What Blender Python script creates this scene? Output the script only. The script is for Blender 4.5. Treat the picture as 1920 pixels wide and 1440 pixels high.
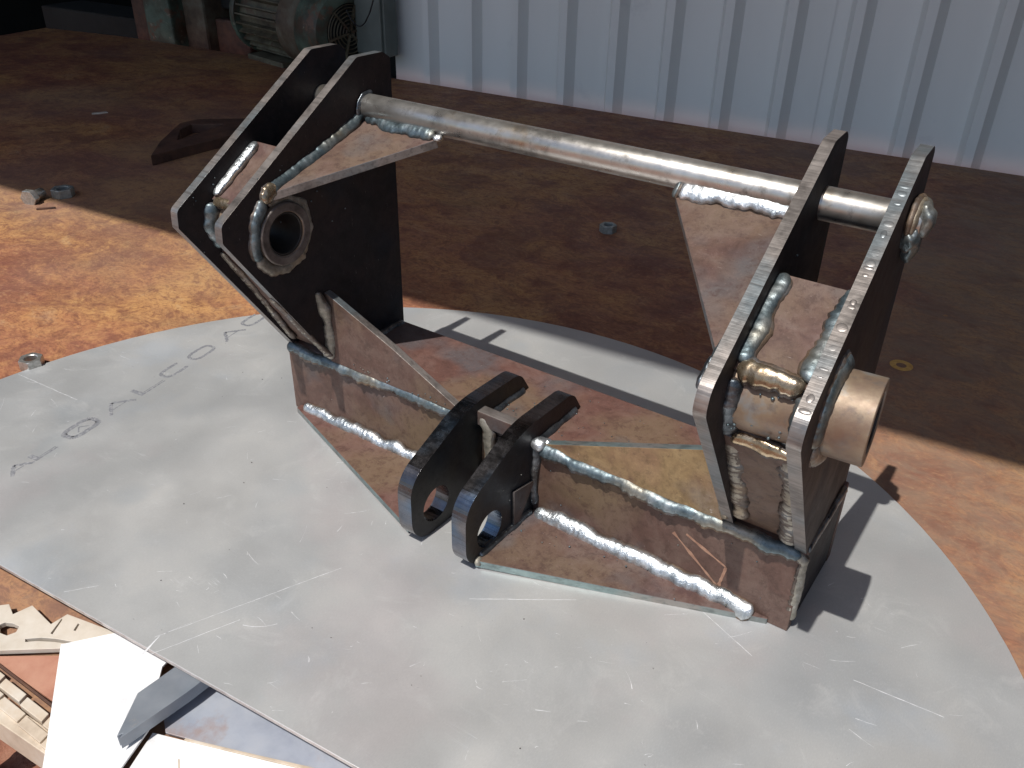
import bpy, bmesh, math, random
from mathutils import Vector, Matrix, noise
from mathutils.geometry import tessellate_polygon
random.seed(7)
S = 0.0015                       # one drawing unit = 1.5 mm
scene = bpy.context.scene
for o in list(bpy.data.objects): bpy.data.objects.remove(o, do_unlink=True)

# ---------------------------------------------------------------- camera, sky, sun, exposure
cd = bpy.data.cameras.new('camera'); cam = bpy.data.objects.new('camera', cd); scene.collection.objects.link(cam)
R = Matrix(((0.81952968, -0.30956472, 0.48222483), (0.57277908, 0.41729313, -0.70554275), (0.01718203, 0.85442152, 0.5192963)))
cam.matrix_world = Matrix.Translation(Vector((527.1306, -431.2079, 424.7874)) * S) @ R.to_4x4()
cd.sensor_fit = 'HORIZONTAL'; cd.sensor_width = 36; cd.lens = 36 * 1639.2728 / 1920
cd.clip_start = 0.01; cd.clip_end = 500
scene.camera = cam
SUN = Vector((13.5, 142, -290)).normalized()          # direction the light travels
elev = math.asin(-SUN.z); az = math.atan2(-SUN.x, -SUN.y)   # clockwise from +Y
w = bpy.data.worlds.new('World'); scene.world = w; w.use_nodes = True
nt = w.node_tree; bg = nt.nodes['Background']; sky = nt.nodes.new('ShaderNodeTexSky')
sky.sky_type = 'NISHITA'; sky.sun_disc = False; sky.sun_elevation = elev; sky.sun_rotation = az
sky.air_density = 1.0; sky.dust_density = 1.5; sky.ozone_density = 1.0
nt.links.new(sky.outputs[0], bg.inputs[0]); bg.inputs[1].default_value = 0.115
sl = bpy.data.lights.new('sun', 'SUN'); sl.energy = 4.3; sl.angle = math.radians(0.55); sl.color = (1, 0.965, 0.91)
so = bpy.data.objects.new('sun', sl); scene.collection.objects.link(so)
so.rotation_euler = SUN.to_track_quat('-Z', 'Y').to_euler()
scene.view_settings.view_transform = 'Standard'; scene.view_settings.look = 'None'
scene.view_settings.exposure = 0.14; scene.view_settings.gamma = 1
scene.render.engine = 'CYCLES'; scene.render.resolution_x = 1024; scene.render.resolution_y = 768

# ---------------------------------------------------------------- helpers
def V(*a): return Vector(a)
def link(o, parent=None):
    scene.collection.objects.link(o)
    if parent is not None: o.parent = parent
    return o
def meshobj(name, verts, faces, mats, parent=None, midx=None, smooth=False, bevel=0, seg=2, ang=35):
    me = bpy.data.meshes.new(name)
    me.from_pydata([tuple(Vector(v) * S) for v in verts], [], faces)
    bm = bmesh.new(); bm.from_mesh(me)
    if midx is not None:
        bm.faces.ensure_lookup_table()
        for f, i in zip(bm.faces, midx): f.material_index = i
    bmesh.ops.recalc_face_normals(bm, faces=bm.faces)
    bm.to_mesh(me); bm.free()
    if not isinstance(mats, (list, tuple)): mats = [mats]
    for m in mats: me.materials.append(m)
    if smooth:
        for p in me.polygons: p.use_smooth = True
    o = link(bpy.data.objects.new(name, me), parent)
    if bevel:
        b = o.modifiers.new('bevel', 'BEVEL'); b.width = bevel * S; b.segments = seg; b.limit_method = 'ANGLE'
        b.angle_limit = math.radians(ang); b.harden_normals = False
        for p in me.polygons: p.use_smooth = False
    return o
def tag(o, label=None, cat=None, group=None, kind=None):
    if label: o['label'] = label
    if cat: o['category'] = cat
    if group: o['group'] = group
    if kind: o['kind'] = kind
    return o
def empty(name, loc, label, cat, group=None):
    o = bpy.data.objects.new(name, None); o.empty_display_size = 0.02
    link(o); o.location = Vector(loc) * S; o.parent = None
    return tag(o, label, cat, group)
def adopt(root, *obs):
    for o in obs:
        o.parent = root; o.matrix_parent_inverse = Matrix.Translation(-root.location)
def prism(name, prof, a, b, mats, axis='x', holes=(), skew=0, bevel=0.5, parent=None):
    """plate: 2D outline extruded from a to b; faces slot 0, edges slot 1"""
    loops = [list(prof)] + [list(h) for h in holes]
    def P(u, v, w):
        if axis == 'x': return (w + skew * u, u, v)
        if axis == 'y': return (u, w, v)
        return (u, v, w)
    verts = []; faces = []; mi = []; flat = [p for l in loops for p in l]; n = len(flat)
    for w_ in (a, b): verts += [P(u, v, w_) for u, v in flat]
    if holes:
        tris = tessellate_polygon([[Vector((u, v, 0)) for u, v in l] for l in loops])
        for t in tris:
            faces.append(tuple(t)); faces.append(tuple(i + n for i in t)); mi += [0, 0]
    else:
        faces.append(tuple(range(n))); faces.append(tuple(range(n, 2 * n))); mi += [0, 0]
    k = 0
    for l in loops:
        m = len(l)
        for i in range(m):
            j = (i + 1) % m; faces.append((k + i, k + j, k + j + n, k + i + n)); mi.append(1)
        k += m
    if not isinstance(mats, (list, tuple)): mats = [mats, mats]
    return meshobj(name, verts, faces, mats, parent, mi, bevel=bevel)
def circle(cx, cy, r, n=32, ph=0): return [(cx + r * math.cos(ph + 2 * math.pi * i / n), cy + r * math.sin(ph + 2 * math.pi * i / n)) for i in range(n)]
def fillet(pts, rad, seg=6):
    out = []; n = len(pts)
    for i, p in enumerate(pts):
        r = rad[i] if isinstance(rad, (list, tuple)) else rad
        p = Vector(p); a = Vector(pts[i - 1]) - p; b = Vector(pts[(i + 1) % n]) - p
        if r <= 0: out.append(tuple(p)); continue
        la, lb = a.length, b.length; a.normalize(); b.normalize()
        th = a.angle(b); d = min(r / math.tan(th / 2), la * .49, lb * .49); r = d * math.tan(th / 2)
        c = p + (a + b).normalized() * (r / math.sin(th / 2)); p0 = p + a * d; p1 = p + b * d
        a0 = math.atan2(p0.y - c.y, p0.x - c.x); da = math.atan2(p1.y - c.y, p1.x - c.x) - a0
        da = (da + math.pi) % (2 * math.pi) - math.pi
        for s in range(seg + 1):
            t = a0 + da * s / seg; out.append((c.x + r * math.cos(t), c.y + r * math.sin(t)))
    return out
def slab(name, pts3, thick, mats, nrm=None, bevel=0.5, parent=None):
    """planar polygon in 3D thickened along its normal (towards -nrm)"""
    p = [Vector(v) for v in pts3]; n = Vector(nrm) if nrm else (p[1] - p[0]).cross(p[2] - p[0])
    n.normalize(); k = len(p); verts = p + [v - n * thick for v in p]
    faces = [tuple(range(k)), tuple(range(2 * k - 1, k - 1, -1))]; mi = [0, 0]
    for i in range(k):
        j = (i + 1) % k; faces.append((i, j, j + k, i + k)); mi.append(1)
    if not isinstance(mats, (list, tuple)): mats = [mats, mats]
    return meshobj(name, verts, faces, mats, parent, mi, bevel=bevel)
def bead(name, path, r, mat, seed=0, step=0.75, ripple=1.7, amp=0.028, wob=0.22, flat=.5, nrm=(0, 0, 1), parent=None, taper=True, nseg=14):
    """weld bead: rippled, wandering, lumpy rounded ridge along a polyline"""
    path = [Vector(p) for p in path]; L = [0]
    for a, b in zip(path, path[1:]): L.append(L[-1] + (b - a).length)
    tot = L[-1]; N = max(6, int(tot / step)); verts = []; faces = []; off = seed * 17.3
    nrm = Vector(nrm).normalized()
    for i in range(N + 1):
        s = tot * i / N; k = 0
        while k < len(L) - 2 and s > L[k + 1]: k += 1
        t = (s - L[k]) / max(1e-6, L[k + 1] - L[k]); p = path[k].lerp(path[k + 1], t)
        d = (path[min(k + 1, len(path) - 1)] - path[k]).normalized()
        if k + 2 < len(path) and t > .5: d = d.lerp((path[k + 2] - path[k + 1]).normalized(), t - .5).normalized()
        if k > 0 and t < .5: d = d.lerp((path[k] - path[k - 1]).normalized(), .5 - t).normalized()
        u = (nrm - d * nrm.dot(d)).normalized(); v = d.cross(u)
        nz = noise.noise(V(s * .07, off, 0)); nz2 = noise.noise(V(s * .07, off, 9)); nz3 = noise.noise(V(s * .3, off, 3))
        rr = r * .95 * (1 + wob * nz + wob * .4 * nz3)
        e = 1.0
        if taper:
            m = min(s, tot - s) / (r * 1.1)
            if m < 1: e = math.sqrt(max(0.02, 1 - (1 - m) ** 2))
        c = p + v * (nz2 * r * .5 + nz3 * r * .12)
        for j in range(nseg):
            a = 2 * math.pi * j / nseg
            lag = math.cos(a) * 0.0 + abs(math.sin(a)) * r * .55
            ph = ((s + lag + nz3 * 1.2) / ripple + off) % 1.0
            rp = amp * (ph if ph < .8 else (1 - ph) * 4) * (0.6 + .8 * abs(noise.noise(V(s * .2, off, 5))))
            lump = .07 * noise.noise(V(s * .35, math.cos(a) * 1.6 + off, math.sin(a) * 1.6))
            q = rr * e * (1 + rp + lump)
            side = 1 + .12 * noise.noise(V(s * .32, off, 20 + 6 * (math.sin(a) > 0)))
            hh = math.cos(a) * q * flat * (1 + .12 * noise.noise(V(s * .45, math.sin(a) * 2, off + 3)))
            verts.append(c + u * hh + v * (math.sin(a) * abs(math.sin(a)) ** .15 * q * side))
    for i in range(N):
        for j in range(nseg):
            k2 = (j + 1) % nseg
            faces.append((i * nseg + j, i * nseg + k2, (i + 1) * nseg + k2, (i + 1) * nseg + j))
    faces.append(tuple(range(nseg))); faces.append(tuple(range(N * nseg, (N + 1) * nseg)))
    return meshobj(name, verts, faces, mat, parent, smooth=True)
def revolve_x(name, prof, cy, cz, mat, n=48, parent=None, smooth=True):
    """closed profile [(x, r)] turned round the X axis through (cy, cz)"""
    verts = []; faces = []; m = len(prof)
    for i in range(n):
        a = 2 * math.pi * i / n
        for x, r in prof: verts.append((x, cy + r * math.cos(a), cz + r * math.sin(a)))
    for i in range(n):
        k = (i + 1) % n
        for j in range(m):
            l = (j + 1) % m; faces.append((i * m + j, i * m + l, k * m + l, k * m + j))
    o = meshobj(name, verts, faces, mat, parent, smooth=False)
    b = o.modifiers.new('bevel', 'BEVEL'); b.width = .5 * S; b.segments = 2; b.limit_method = 'ANGLE'; b.angle_limit = math.radians(50)
    if smooth:
        for p in o.data.polygons: p.use_smooth = True
        me = o.data
        try: me.set_sharp_from_angle(angle=math.radians(40))
        except Exception: pass
    return o
def blobs(name, items, mat, parent=None, sub=2):
    """small fused metal drops joined in one mesh: (centre, radius, squash, seed)"""
    bm = bmesh.new()
    for c, r, sq, sd in items:
        g = bmesh.ops.create_icosphere(bm, subdivisions=sub, radius=1)
        for v in g['verts']:
            d = v.co.normalized(); k = 1 + .22 * noise.noise(d * 1.7 + V(sd, sd * 2.1, 0))
            v.co = (Vector(c) + V(d.x * r * k, d.y * r * k, d.z * r * k * sq)) * S
    me = bpy.data.meshes.new(name); bm.to_mesh(me); bm.free(); me.materials.append(mat)
    for p in me.polygons: p.use_smooth = True
    return link(bpy.data.objects.new(name, me), parent)

# ---------------------------------------------------------------- materials
class NT:
    def __init__(s, name):
        s.m = bpy.data.materials.new(name); s.m.use_nodes = True; s.t = s.m.node_tree; s.b = s.t.nodes['Principled BSDF']
        s.tc = s.t.nodes.new('ShaderNodeTexCoord')
    def n(s, typ, **kw):
        o = s.t.nodes.new(typ)
        for k, v in kw.items(): setattr(o, k, v)
        return o
    def L(s, a, b): s.t.links.new(a, b)
    def coord(s, scale=(1, 1, 1), rot=(0, 0, 0), warp=0, wscale=20):
        mp = s.n('ShaderNodeMapping'); s.L(s.tc.outputs['Object'], mp.inputs[0]); mp.inputs['Scale'].default_value = scale
        mp.inputs['Rotation'].default_value = rot
        if not warp: return mp.outputs[0]
        nz = s.n('ShaderNodeTexNoise'); nz.inputs['Scale'].default_value = wscale; s.L(mp.outputs[0], nz.inputs['Vector'])
        ad = s.n('ShaderNodeVectorMath', operation='MULTIPLY_ADD'); s.L(nz.outputs['Color'], ad.inputs[0])
        ad.inputs[1].default_value = (warp,) * 3; s.L(mp.outputs[0], ad.inputs[2]); return ad.outputs[0]
    def noise(s, scale, detail=6, rough=.6, vec=None, dist=0):
        o = s.n('ShaderNodeTexNoise'); o.inputs['Scale'].default_value = scale; o.inputs['Detail'].default_value = detail
        o.inputs['Roughness'].default_value = rough; o.inputs['Distortion'].default_value = dist
        s.L(vec if vec is not None else s.tc.outputs['Object'], o.inputs['Vector']); return o.outputs['Fac']
    def ramp(s, fac, stops, interp='LINEAR'):
        o = s.n('ShaderNodeValToRGB'); cr = o.color_ramp; cr.interpolation = interp
        while len(cr.elements) < len(stops): cr.elements.new(0.5)
        for e, (p, c) in zip(cr.elements, stops):
            e.position = p; e.color = (c, c, c, 1) if isinstance(c, (int, float)) else (*c, 1)
        s.L(fac, o.inputs[0]); return o.outputs[0]
    def mix(s, fac, a, b, blend='MIX'):
        o = s.n('ShaderNodeMix', data_type='RGBA', blend_type=blend)
        for sock, v in ((o.inputs[0], fac), (o.inputs[6], a), (o.inputs[7], b)):
            if isinstance(v, (int, float)): sock.default_value = v
            elif isinstance(v, tuple): sock.default_value = (*v, 1)
            else: s.L(v, sock)
        return o.outputs[2]
    def math(s, op, a, b=0.0):
        o = s.n('ShaderNodeMath', operation=op)
        for sock, v in ((o.inputs[0], a), (o.inputs[1], b)):
            if isinstance(v, (int, float)): sock.default_value = v
            else: s.L(v, sock)
        return o.outputs[0]
    def bump(s, h, strength=.3, dist=.0005, prev=None):
        o = s.n('ShaderNodeBump'); o.inputs['Strength'].default_value = strength; o.inputs['Distance'].default_value = dist
        s.L(h, o.inputs['Height'])
        if prev is not None: s.L(prev, o.inputs['Normal'])
        return o.outputs[0]
    def out(s, col=None, rough=None, metal=None, nrm=None, spec=None):
        for k, v in (('Base Color', col), ('Roughness', rough), ('Metallic', metal), ('Normal', nrm), ('Specular IOR Level', spec)):
            if v is None: continue
            if isinstance(v, tuple): s.b.inputs[k].default_value = (*v, 1)
            elif isinstance(v, (int, float)): s.b.inputs[k].default_value = v
            else: s.L(v, s.b.inputs[k])
        return s.m

def m_rust_table():
    t = NT('table_rust')
    v = t.coord((1, 1.35, 1), (0, 0, .12), .07, 9)
    a = t.noise(9, 12, .74, v, .5); b = t.noise(2.2, 4, .55, v, .4); c = t.noise(34, 12, .74, v, .3); big = t.noise(.9, 3, .5)
    col = t.ramp(a, [(.32, (.10, .040, .028)), (.43, (.22, .085, .045)), (.5, (.33, .135, .055)), (.58, (.45, .215, .070)), (.68, (.38, .25, .14))])
    col2 = t.ramp(b, [(.40, (.26, .085, .060)), (.5, (.36, .15, .065)), (.60, (.46, .25, .085))])
    col = t.mix(.45, col, col2)
    pa = t.noise(5.5, 9, .66, t.coord((1, 1.2, 1), (.3, .2, .5), .05, 12), .5)
    col = t.mix(t.ramp(pa, [(.40, .62), (.48, 0.0)]), col, (.17, .058, .040)); col = t.mix(t.ramp(pa, [(.54, 0.0), (.62, .45)]), col, (.46, .235, .085))
    fine = t.noise(130, 8, .75, v, .4); col = t.mix(t.ramp(fine, [(.40, .55), (.5, 0.0)]), col, (.13, .055, .032)); col = t.mix(t.ramp(fine, [(.54, 0.0), (.68, .5)]), col, (.50, .29, .12))
    col = t.mix(t.ramp(c, [(.38, .7), (.50, 0.0)]), col, (.16, .056, .034))
    col = t.mix(t.ramp(c, [(.58, 0.0), (.74, .5)]), col, (.52, .34, .17))
    sx0 = t.n('ShaderNodeSeparateXYZ'); t.L(t.tc.outputs['Object'], sx0.inputs[0])
    worn = t.math('MULTIPLY', t.ramp(t.noise(26, 8, .7, v), [(.35, .35), (.6, 1.0)]), t.ramp(t.math('ADD', sx0.outputs[0], t.math('MULTIPLY', b, .8)), [(.80, 0.0), (1.1, .65)]))
    col = t.mix(worn, col, (.23, .165, .115))
    grey = t.ramp(big, [(.50, 0.0), (.62, .35)]); col = t.mix(grey, col, (.24, .18, .14))
    vo = t.n('ShaderNodeTexVoronoi'); vo.inputs['Scale'].default_value = 16; t.L(t.coord((1, 1, 1), (0, 0, 0), .03, 60), vo.inputs['Vector'])
    spot = t.ramp(vo.outputs['Distance'], [(.05, .8), (.09, 0.0)])
    gate = t.ramp(t.noise(5, 2, .5), [(.60, 0.0), (.64, 1.0)]); spot = t.math('MULTIPLY', spot, t.math('MULTIPLY', gate, .6))
    col = t.mix(spot, col, (.50, .22, .05))
    # slight trim of saturation and value, even over the whole plate
    sx = t.n('ShaderNodeSeparateXYZ'); t.L(t.tc.outputs['Object'], sx.inputs[0])
    hs = t.n('ShaderNodeHueSaturation'); hs.inputs['Saturation'].default_value = .96; hs.inputs['Value'].default_value = .98; t.L(col, hs.inputs['Color']); col = hs.outputs[0]
    r2 = t.ramp(t.noise(14, 8, .7, v), [(.3, .50), (.7, .78)])
    f = t.bump(c, .5, .0012); f = t.bump(t.noise(300, 6, .7), .35, .0004, f)
    return t.out(col, r2, 0.0, f, .35)
def m_mill(name, base, tint, tan, blue, metal=.25, r=(.35, .6), sc=1.0, dark=(.05, .035, .032)):
    """hot rolled plate: purple brown mill scale with rust, heat tints and grinding"""
    t = NT(name)
    v = t.coord((1, 1, 1), (0, 0, 0), .02, 30)
    a = t.noise(18 * sc, 10, .62, v, .5); b = t.noise(7 * sc, 4, .5, v); c = t.noise(160 * sc, 8, .7); d = t.noise(11 * sc, 3, .5, t.coord((1, 1, 1), (1, .4, 2)))
    col = t.ramp(a, [(.32, dark), (.46, base), (.58, tint), (.70, base)])
    col = t.mix(t.ramp(b, [(.50, 0.0), (.66, .75)]), col, tan)
    col = t.mix(t.ramp(d, [(.54, 0.0), (.68, .7)]), col, blue)
    col = t.mix(t.ramp(c, [(.30, .7), (.44, 0.0)]), col, dark)
    col = t.mix(t.ramp(c, [(.62, 0.0), (.74, .5)]), col, tuple(min(1, x * 1.6 + .02) for x in base))
    g2 = t.noise(420, 6, .75); g3 = t.noise(75 * sc, 12, .78, v, .15)
    col = t.mix(t.ramp(g3, [(.38, .65), (.5, 0.0)]), col, tuple(x * .55 for x in base))
    col = t.mix(t.ramp(g3, [(.54, 0.0), (.68, .35)]), col, tuple(x * 1.45 for x in tint))
    col = t.mix(t.ramp(g2, [(.60, 0.0), (.70, .55)]), col, tuple(min(1, x * 1.6 + .02) for x in tint))
    col = t.mix(t.ramp(g2, [(.32, .5), (.42, 0.0)]), col, dark)
    scr = t.noise(60, 3, .8, t.coord((1, 12, 1), (.3, .5, .9)))
    col = t.mix(t.ramp(scr, [(.70, 0.0), (.74, .45)]), col, (.5, .45, .42))
    rr = t.ramp(t.noise(30 * sc, 8, .65, v), [(.3, r[0]), (.7, r[1])])
    f = t.bump(c, .35, .0005); f = t.bump(g3, .3, .0008, f); f = t.bump(g2, .3, .0003, f)
    rr = t.math('ADD', rr, .10)
    return t.out(col, rr, metal * .6, f, .35)
def m_cut(name, base, alt, metal=.6, rough=(.28, .5), strong=.5):
    """flame cut / ground edge: striations that run across the plate thickness"""
    t = NT(name)
    st = t.noise(260, 4, .6, t.coord((.03, 1, 1))); a = t.noise(26, 8, .6); d = t.noise(12, 3, .5, t.coord((1, 1, 1), (2, 1, 0)))
    col = t.ramp(a, [(.32, tuple(x * .45 for x in base)), (.48, base), (.66, tuple(min(1, x * 1.35) for x in base))])
    col = t.mix(t.ramp(d, [(.48, 0.0), (.62, .8)]), col, alt)
    col = t.mix(t.ramp(st, [(.35, .5), (.5, 0.0)]), col, tuple(x * .35 for x in base))
    rr = t.ramp(t.noise(90, 6, .7), [(.3, rough[0]), (.7, rough[1])])
    f = t.bump(st, strong, .0006); f = t.bump(t.noise(120, 8, .7), .3, .0005, f)
    return t.out(col, rr, metal, f)
def m_weld(name, lo, mid, hi, tan=(.35, .26, .15), tanamt=.5, rough=(.2, .42), metal=.85, bumpy=.5):
    t = NT(name)
    a = t.noise(55, 8, .65); b = t.noise(16, 3, .5, t.coord((1, 1, 1), (1, 2, 3))); c = t.noise(380, 8, .7)
    col = t.ramp(a, [(.32, lo), (.5, mid), (.66, hi)])
    col = t.mix(t.ramp(b, [(.52, 0.0), (.66, tanamt)]), col, tan)
    col = t.mix(t.ramp(c, [(.32, .6), (.44, 0.0)]), col, tuple(x * .4 for x in lo))
    rr = t.ramp(t.noise(90, 6, .7), [(.3, rough[0]), (.7, rough[1])])
    f = t.bump(c, bumpy, .0006); f = t.bump(t.noise(130, 5, .7), bumpy, .0010, f)
    return t.out(col, rr, metal, f)
def m_simple(name, stops, scale=20, rough=(.5, .7), metal=0.0, bump=.2, bs=200, bd=.0005, spots=None, stretch=(1, 1, 1), spec=.5):
    t = NT(name)
    a = t.noise(scale, 10, .62, t.coord(stretch, (0, 0, 0), .02, 15)); c = t.noise(bs, 8, .7)
    col = t.ramp(a, stops)
    if spots:
        for (sc, p0, p1, amt, colr) in spots:
            col = t.mix(t.ramp(t.noise(sc, 8, .65, t.coord((1, 1, 1), (sc, 1, 2))), [(p0, 0.0), (p1, amt)]), col, colr)
    rr = t.ramp(t.noise(scale * 2, 6, .6), [(.3, rough[0]), (.7, rough[1])])
    return t.out(col, rr, metal, t.bump(c, bump, bd), spec)
def m_alu():
    t = NT('aluminium_sheet')
    v = t.coord((1, 1, 1), (0, 0, 0), .03, 6)
    a = t.noise(3.2, 8, .55, v, .3); b = t.noise(9, 6, .55, v); gr = t.noise(220, 5, .6, t.coord((1, .05, 1), (0, 0, -.19))); c = t.noise(420, 6, .7)
    col = t.ramp(a, [(.30, (.43, .44, .445)), (.5, (.505, .51, .505)), (.7, (.57, .565, .55))])
    col = t.mix(t.ramp(b, [(.56, 0.0), (.72, .25)]), col, (.55, .52, .48))
    col = t.mix(t.ramp(t.noise(5, 3, .5, t.coord((1, 1, 1), (1, 5, 2))), [(.60, 0.0), (.66, .16)]), col, (.34, .38, .42))
    col = t.mix(t.ramp(gr, [(.3, .10), (.5, 0.0)]), col, (.42, .43, .45))
    col = t.mix(t.ramp(t.noise(4, 5, .6, t.coord((1, 1, 1), (3, 1, 0))), [(.52, 0.0), (.66, .45)]), col, (.55, .50, .50))
    col = t.mix(t.ramp(t.noise(6, 6, .6, t.coord((1, 1, 1), (1, 3, 0))), [(.55, 0.0), (.68, .4)]), col, (.45, .50, .56))
    wv = t.n('ShaderNodeTexVoronoi'); wv.inputs['Scale'].default_value = 5.5; t.L(t.coord((1, 1, 1), (0, 0, 0), .12, 8), wv.inputs['Vector'])
    col = t.mix(t.ramp(wv.outputs['Distance'], [(.10, .28), (.20, 0.0)]), col, (.36, .40, .43))
    col = t.mix(t.ramp(t.noise(14, 10, .75, v, .8), [(.56, 0.0), (.68, .35)]), col, (.68, .68, .67))
    # fine random scratches: thin bands of stretched noise in three directions
    for i, (ang, sc, amt) in enumerate(((-.2, 30, .55), (.45, 24, .4), (-1.1, 26, .3))):
        s_ = t.noise(sc, 2, .5, t.coord((.12, 3.5, 1), (0, 0, ang), .01, 40))
        line = t.ramp(s_, [(.498, 0.0), (.5, 1.0), (.502, 0.0)])
        gate = t.ramp(t.noise(8 + 3 * i, 4, .7, t.coord((1, 1, 1), (i, 2, 7))), [(.60, 0.0), (.68, amt)])
        col = t.mix(t.math('MULTIPLY', line, gate), col, (.85, .86, .88))
    fg = t.noise(900, 4, .7, t.coord((1, .35, 1), (0, 0, -.19))); col = t.mix(t.ramp(fg, [(.35, .15), (.5, 0.0)]), col, (.38, .38, .38)); col = t.mix(t.ramp(fg, [(.52, 0.0), (.68, .15)]), col, (.74, .74, .73))
    sp = t.noise(150, 2, .5); col = t.mix(t.ramp(sp, [(.76, 0.0), (.79, .6)]), col, (.16, .15, .15))
    rr = t.ramp(b, [(.35, .42), (.65, .58)])
    f = t.bump(gr, .04, .0003); f = t.bump(c, .06, .0003, f); f = t.bump(t.noise(2.2, 2, .4), .25, .004, f)
    return t.out(col, rr, .55, f)

M = {}
M['table'] = m_rust_table()
M['scale_dark'] = m_mill('dark_mill_scale', (.016, .013, .015), (.024, .016, .017), (.028, .018, .015), (.010, .016, .026), metal=.2, r=(.42, .62), dark=(.007, .006, .007))
M['scale_red'] = m_mill('red_brown_mill_scale', (.120, .058, .046), (.145, .082, .068), (.15, .104, .064), (.085, .085, .092), metal=.12, r=(.40, .62), dark=(.11, .055, .045))
M['scale_brown'] = m_mill('brown_heat_tinted_plate', (.098, .054, .042), (.120, .076, .060), (.140, .098, .056), (.072, .074, .08), metal=.15, r=(.38, .58), dark=(.07, .04, .03))
M['scale_pink'] = m_mill('pinkish_plate', (.105, .058, .048), (.135, .092, .080), (.135, .092, .060), (.085, .085, .092), metal=.12, r=(.48, .70), dark=(.065, .032, .030))
M['scale_tan'] = m_mill('straw_heat_tinted_plate', (.22, .145, .07), (.26, .18, .09), (.20, .10, .07), (.15, .13, .11), metal=.15, r=(.38, .58), dark=(.08, .045, .03))
M['edge'] = m_cut('flame_cut_edge', (.23, .205, .19), (.15, .185, .205))
M['edge_teal'] = m_cut('blued_cut_edge', (.16, .21, .21), (.25, .22, .20), strong=.3)
M['edge_black'] = m_cut('black_rounded_edge', (.12, .115, .12), (.08, .15, .24), metal=1.0, rough=(.18, .32), strong=.1)
M['lug_face'] = m_mill('black_lug_steel', (.018, .018, .020), (.022, .022, .026), (.05, .045, .035), (.012, .022, .032), metal=.5, r=(.25, .42), dark=(.008, .008, .010))
M['weld_blue'] = m_weld('blue_grey_weld', (.05, .068, .08), (.115, .15, .165), (.22, .25, .265), tanamt=.35, rough=(.3, .52), metal=.7, bumpy=.35)
M['weld_bright'] = m_weld('bright_silver_weld', (.22, .25, .27), (.50, .53, .55), (.80, .81, .82), tanamt=.12, rough=(.22, .42), metal=.85, bumpy=.9)
M['weld_grey'] = m_weld('grey_slag_weld', (.14, .13, .11), (.26, .24, .20), (.38, .36, .32), (.30, .22, .13), .6, rough=(.35, .6), metal=.5, bumpy=.8)
M['toe'] = m_weld('heat_stained_toe', (.045, .035, .03), (.10, .075, .06), (.12, .13, .14), (.20, .13, .075), .6, rough=(.4, .6), metal=.4, bumpy=.6)
M['weld_dark'] = m_weld('dark_weld', (.05, .06, .07), (.11, .125, .14), (.22, .24, .26), (.10, .08, .06), .4, rough=(.22, .45))
M['weld_bronze'] = m_weld('straw_tinted_weld', (.17, .13, .09), (.30, .23, .15), (.45, .40, .32), (.22, .24, .26), .5, rough=(.18, .35), metal=.8, bumpy=.25)
def m_rod():
    t = NT('bright_rod_steel')
    a = t.noise(14, 8, .6, t.coord((1, 1, 1), (0, 0, 0), .02, 20)); c = t.noise(60, 8, .65); st = t.noise(200, 4, .6, t.coord((.04, 1, 1)))
    col = t.ramp(a, [(.36, (.17, .16, .15)), (.48, (.40, .38, .35)), (.66, (.56, .54, .51))])
    col = t.mix(t.ramp(c, [(.56, 0.0), (.70, .7)]), col, (.10, .09, .085))
    col = t.mix(t.ramp(t.noise(22, 4, .6), [(.58, 0.0), (.70, .4)]), col, (.36, .26, .15))
    rr = t.ramp(c, [(.35, .26), (.65, .44)])
    return t.out(col, rr, .85, t.bump(c, .2, .0005, t.bump(st, .12, .0003)))
M['rod'] = m_rod()
M['tube'] = m_simple('straw_tinted_tube', [(.3, (.12, .115, .11)), (.43, (.20, .140, .10)), (.54, (.235, .175, .12)), (.64, (.22, .215, .205))], 28, (.42, .62), .35, .5, 150,
                     spots=[(28, .52, .66, .7, (.17, .10, .07)), (90, .56, .68, .5, (.10, .08, .075))])
M['collar'] = m_simple('ground_collar', [(.3, (.06, .05, .045)), (.5, (.13, .11, .10)), (.7, (.20, .18, .165))], 60, (.4, .6), .4, .3, 200)
M['bore'] = m_simple('bore_shade_black', [(.3, (.02, .02, .02)), (.7, (.05, .045, .04))], 30, (.4, .6), .4)
M['alu'] = m_alu()
M['ink'] = m_simple('faded_grey_ink', [(.36, (.36, .365, .375)), (.5, (.20, .205, .225)), (.66, (.42, .42, .43))], 160, (.5, .6), .35, .05)
M['scratch'] = m_simple('fresh_scratch', [(.3, (.75, .76, .78)), (.7, (.95, .95, .96))], 300, (.35, .5), .3, .1)
M['alu_edge'] = m_simple('sheet_cut_edge', [(.3, (.30, .25, .23)), (.5, (.46, .42, .40)), (.7, (.62, .58, .54))], 60, (.4, .6), .5)
M['zinc'] = m_simple('zinc_nut', [(.3, (.30, .30, .28)), (.5, (.48, .47, .44)), (.7, (.60, .58, .55))], 120, (.25, .45), .8, .2, 400)
M['zinc_dull'] = m_simple('dull_zinc_nut', [(.3, (.22, .24, .23)), (.7, (.40, .43, .41))], 120, (.4, .6), .6, .2, 400)
M['wall'] = m_simple('blue_white_painted_sheet', [(.3, (.72, .745, .73)), (.5, (.76, .785, .77)), (.7, (.79, .81, .795))], 3.0, (.45, .6), 0, .05, 60,
                     spots=[(7, .62, .74, .30, (.42, .44, .48)), (35, .70, .78, .3, (.35, .34, .34))], stretch=(1, 1, .25))
M['soil'] = m_simple('red_soil', [(.3, (.16, .062, .035)), (.5, (.30, .13, .08)), (.7, (.42, .24, .16))], 9, (.85, .95), 0, .9, 60, .01,
                     spots=[(14, .60, .70, .5, (.16, .17, .07)), (60, .62, .72, .6, (.10, .05, .035))])
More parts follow.
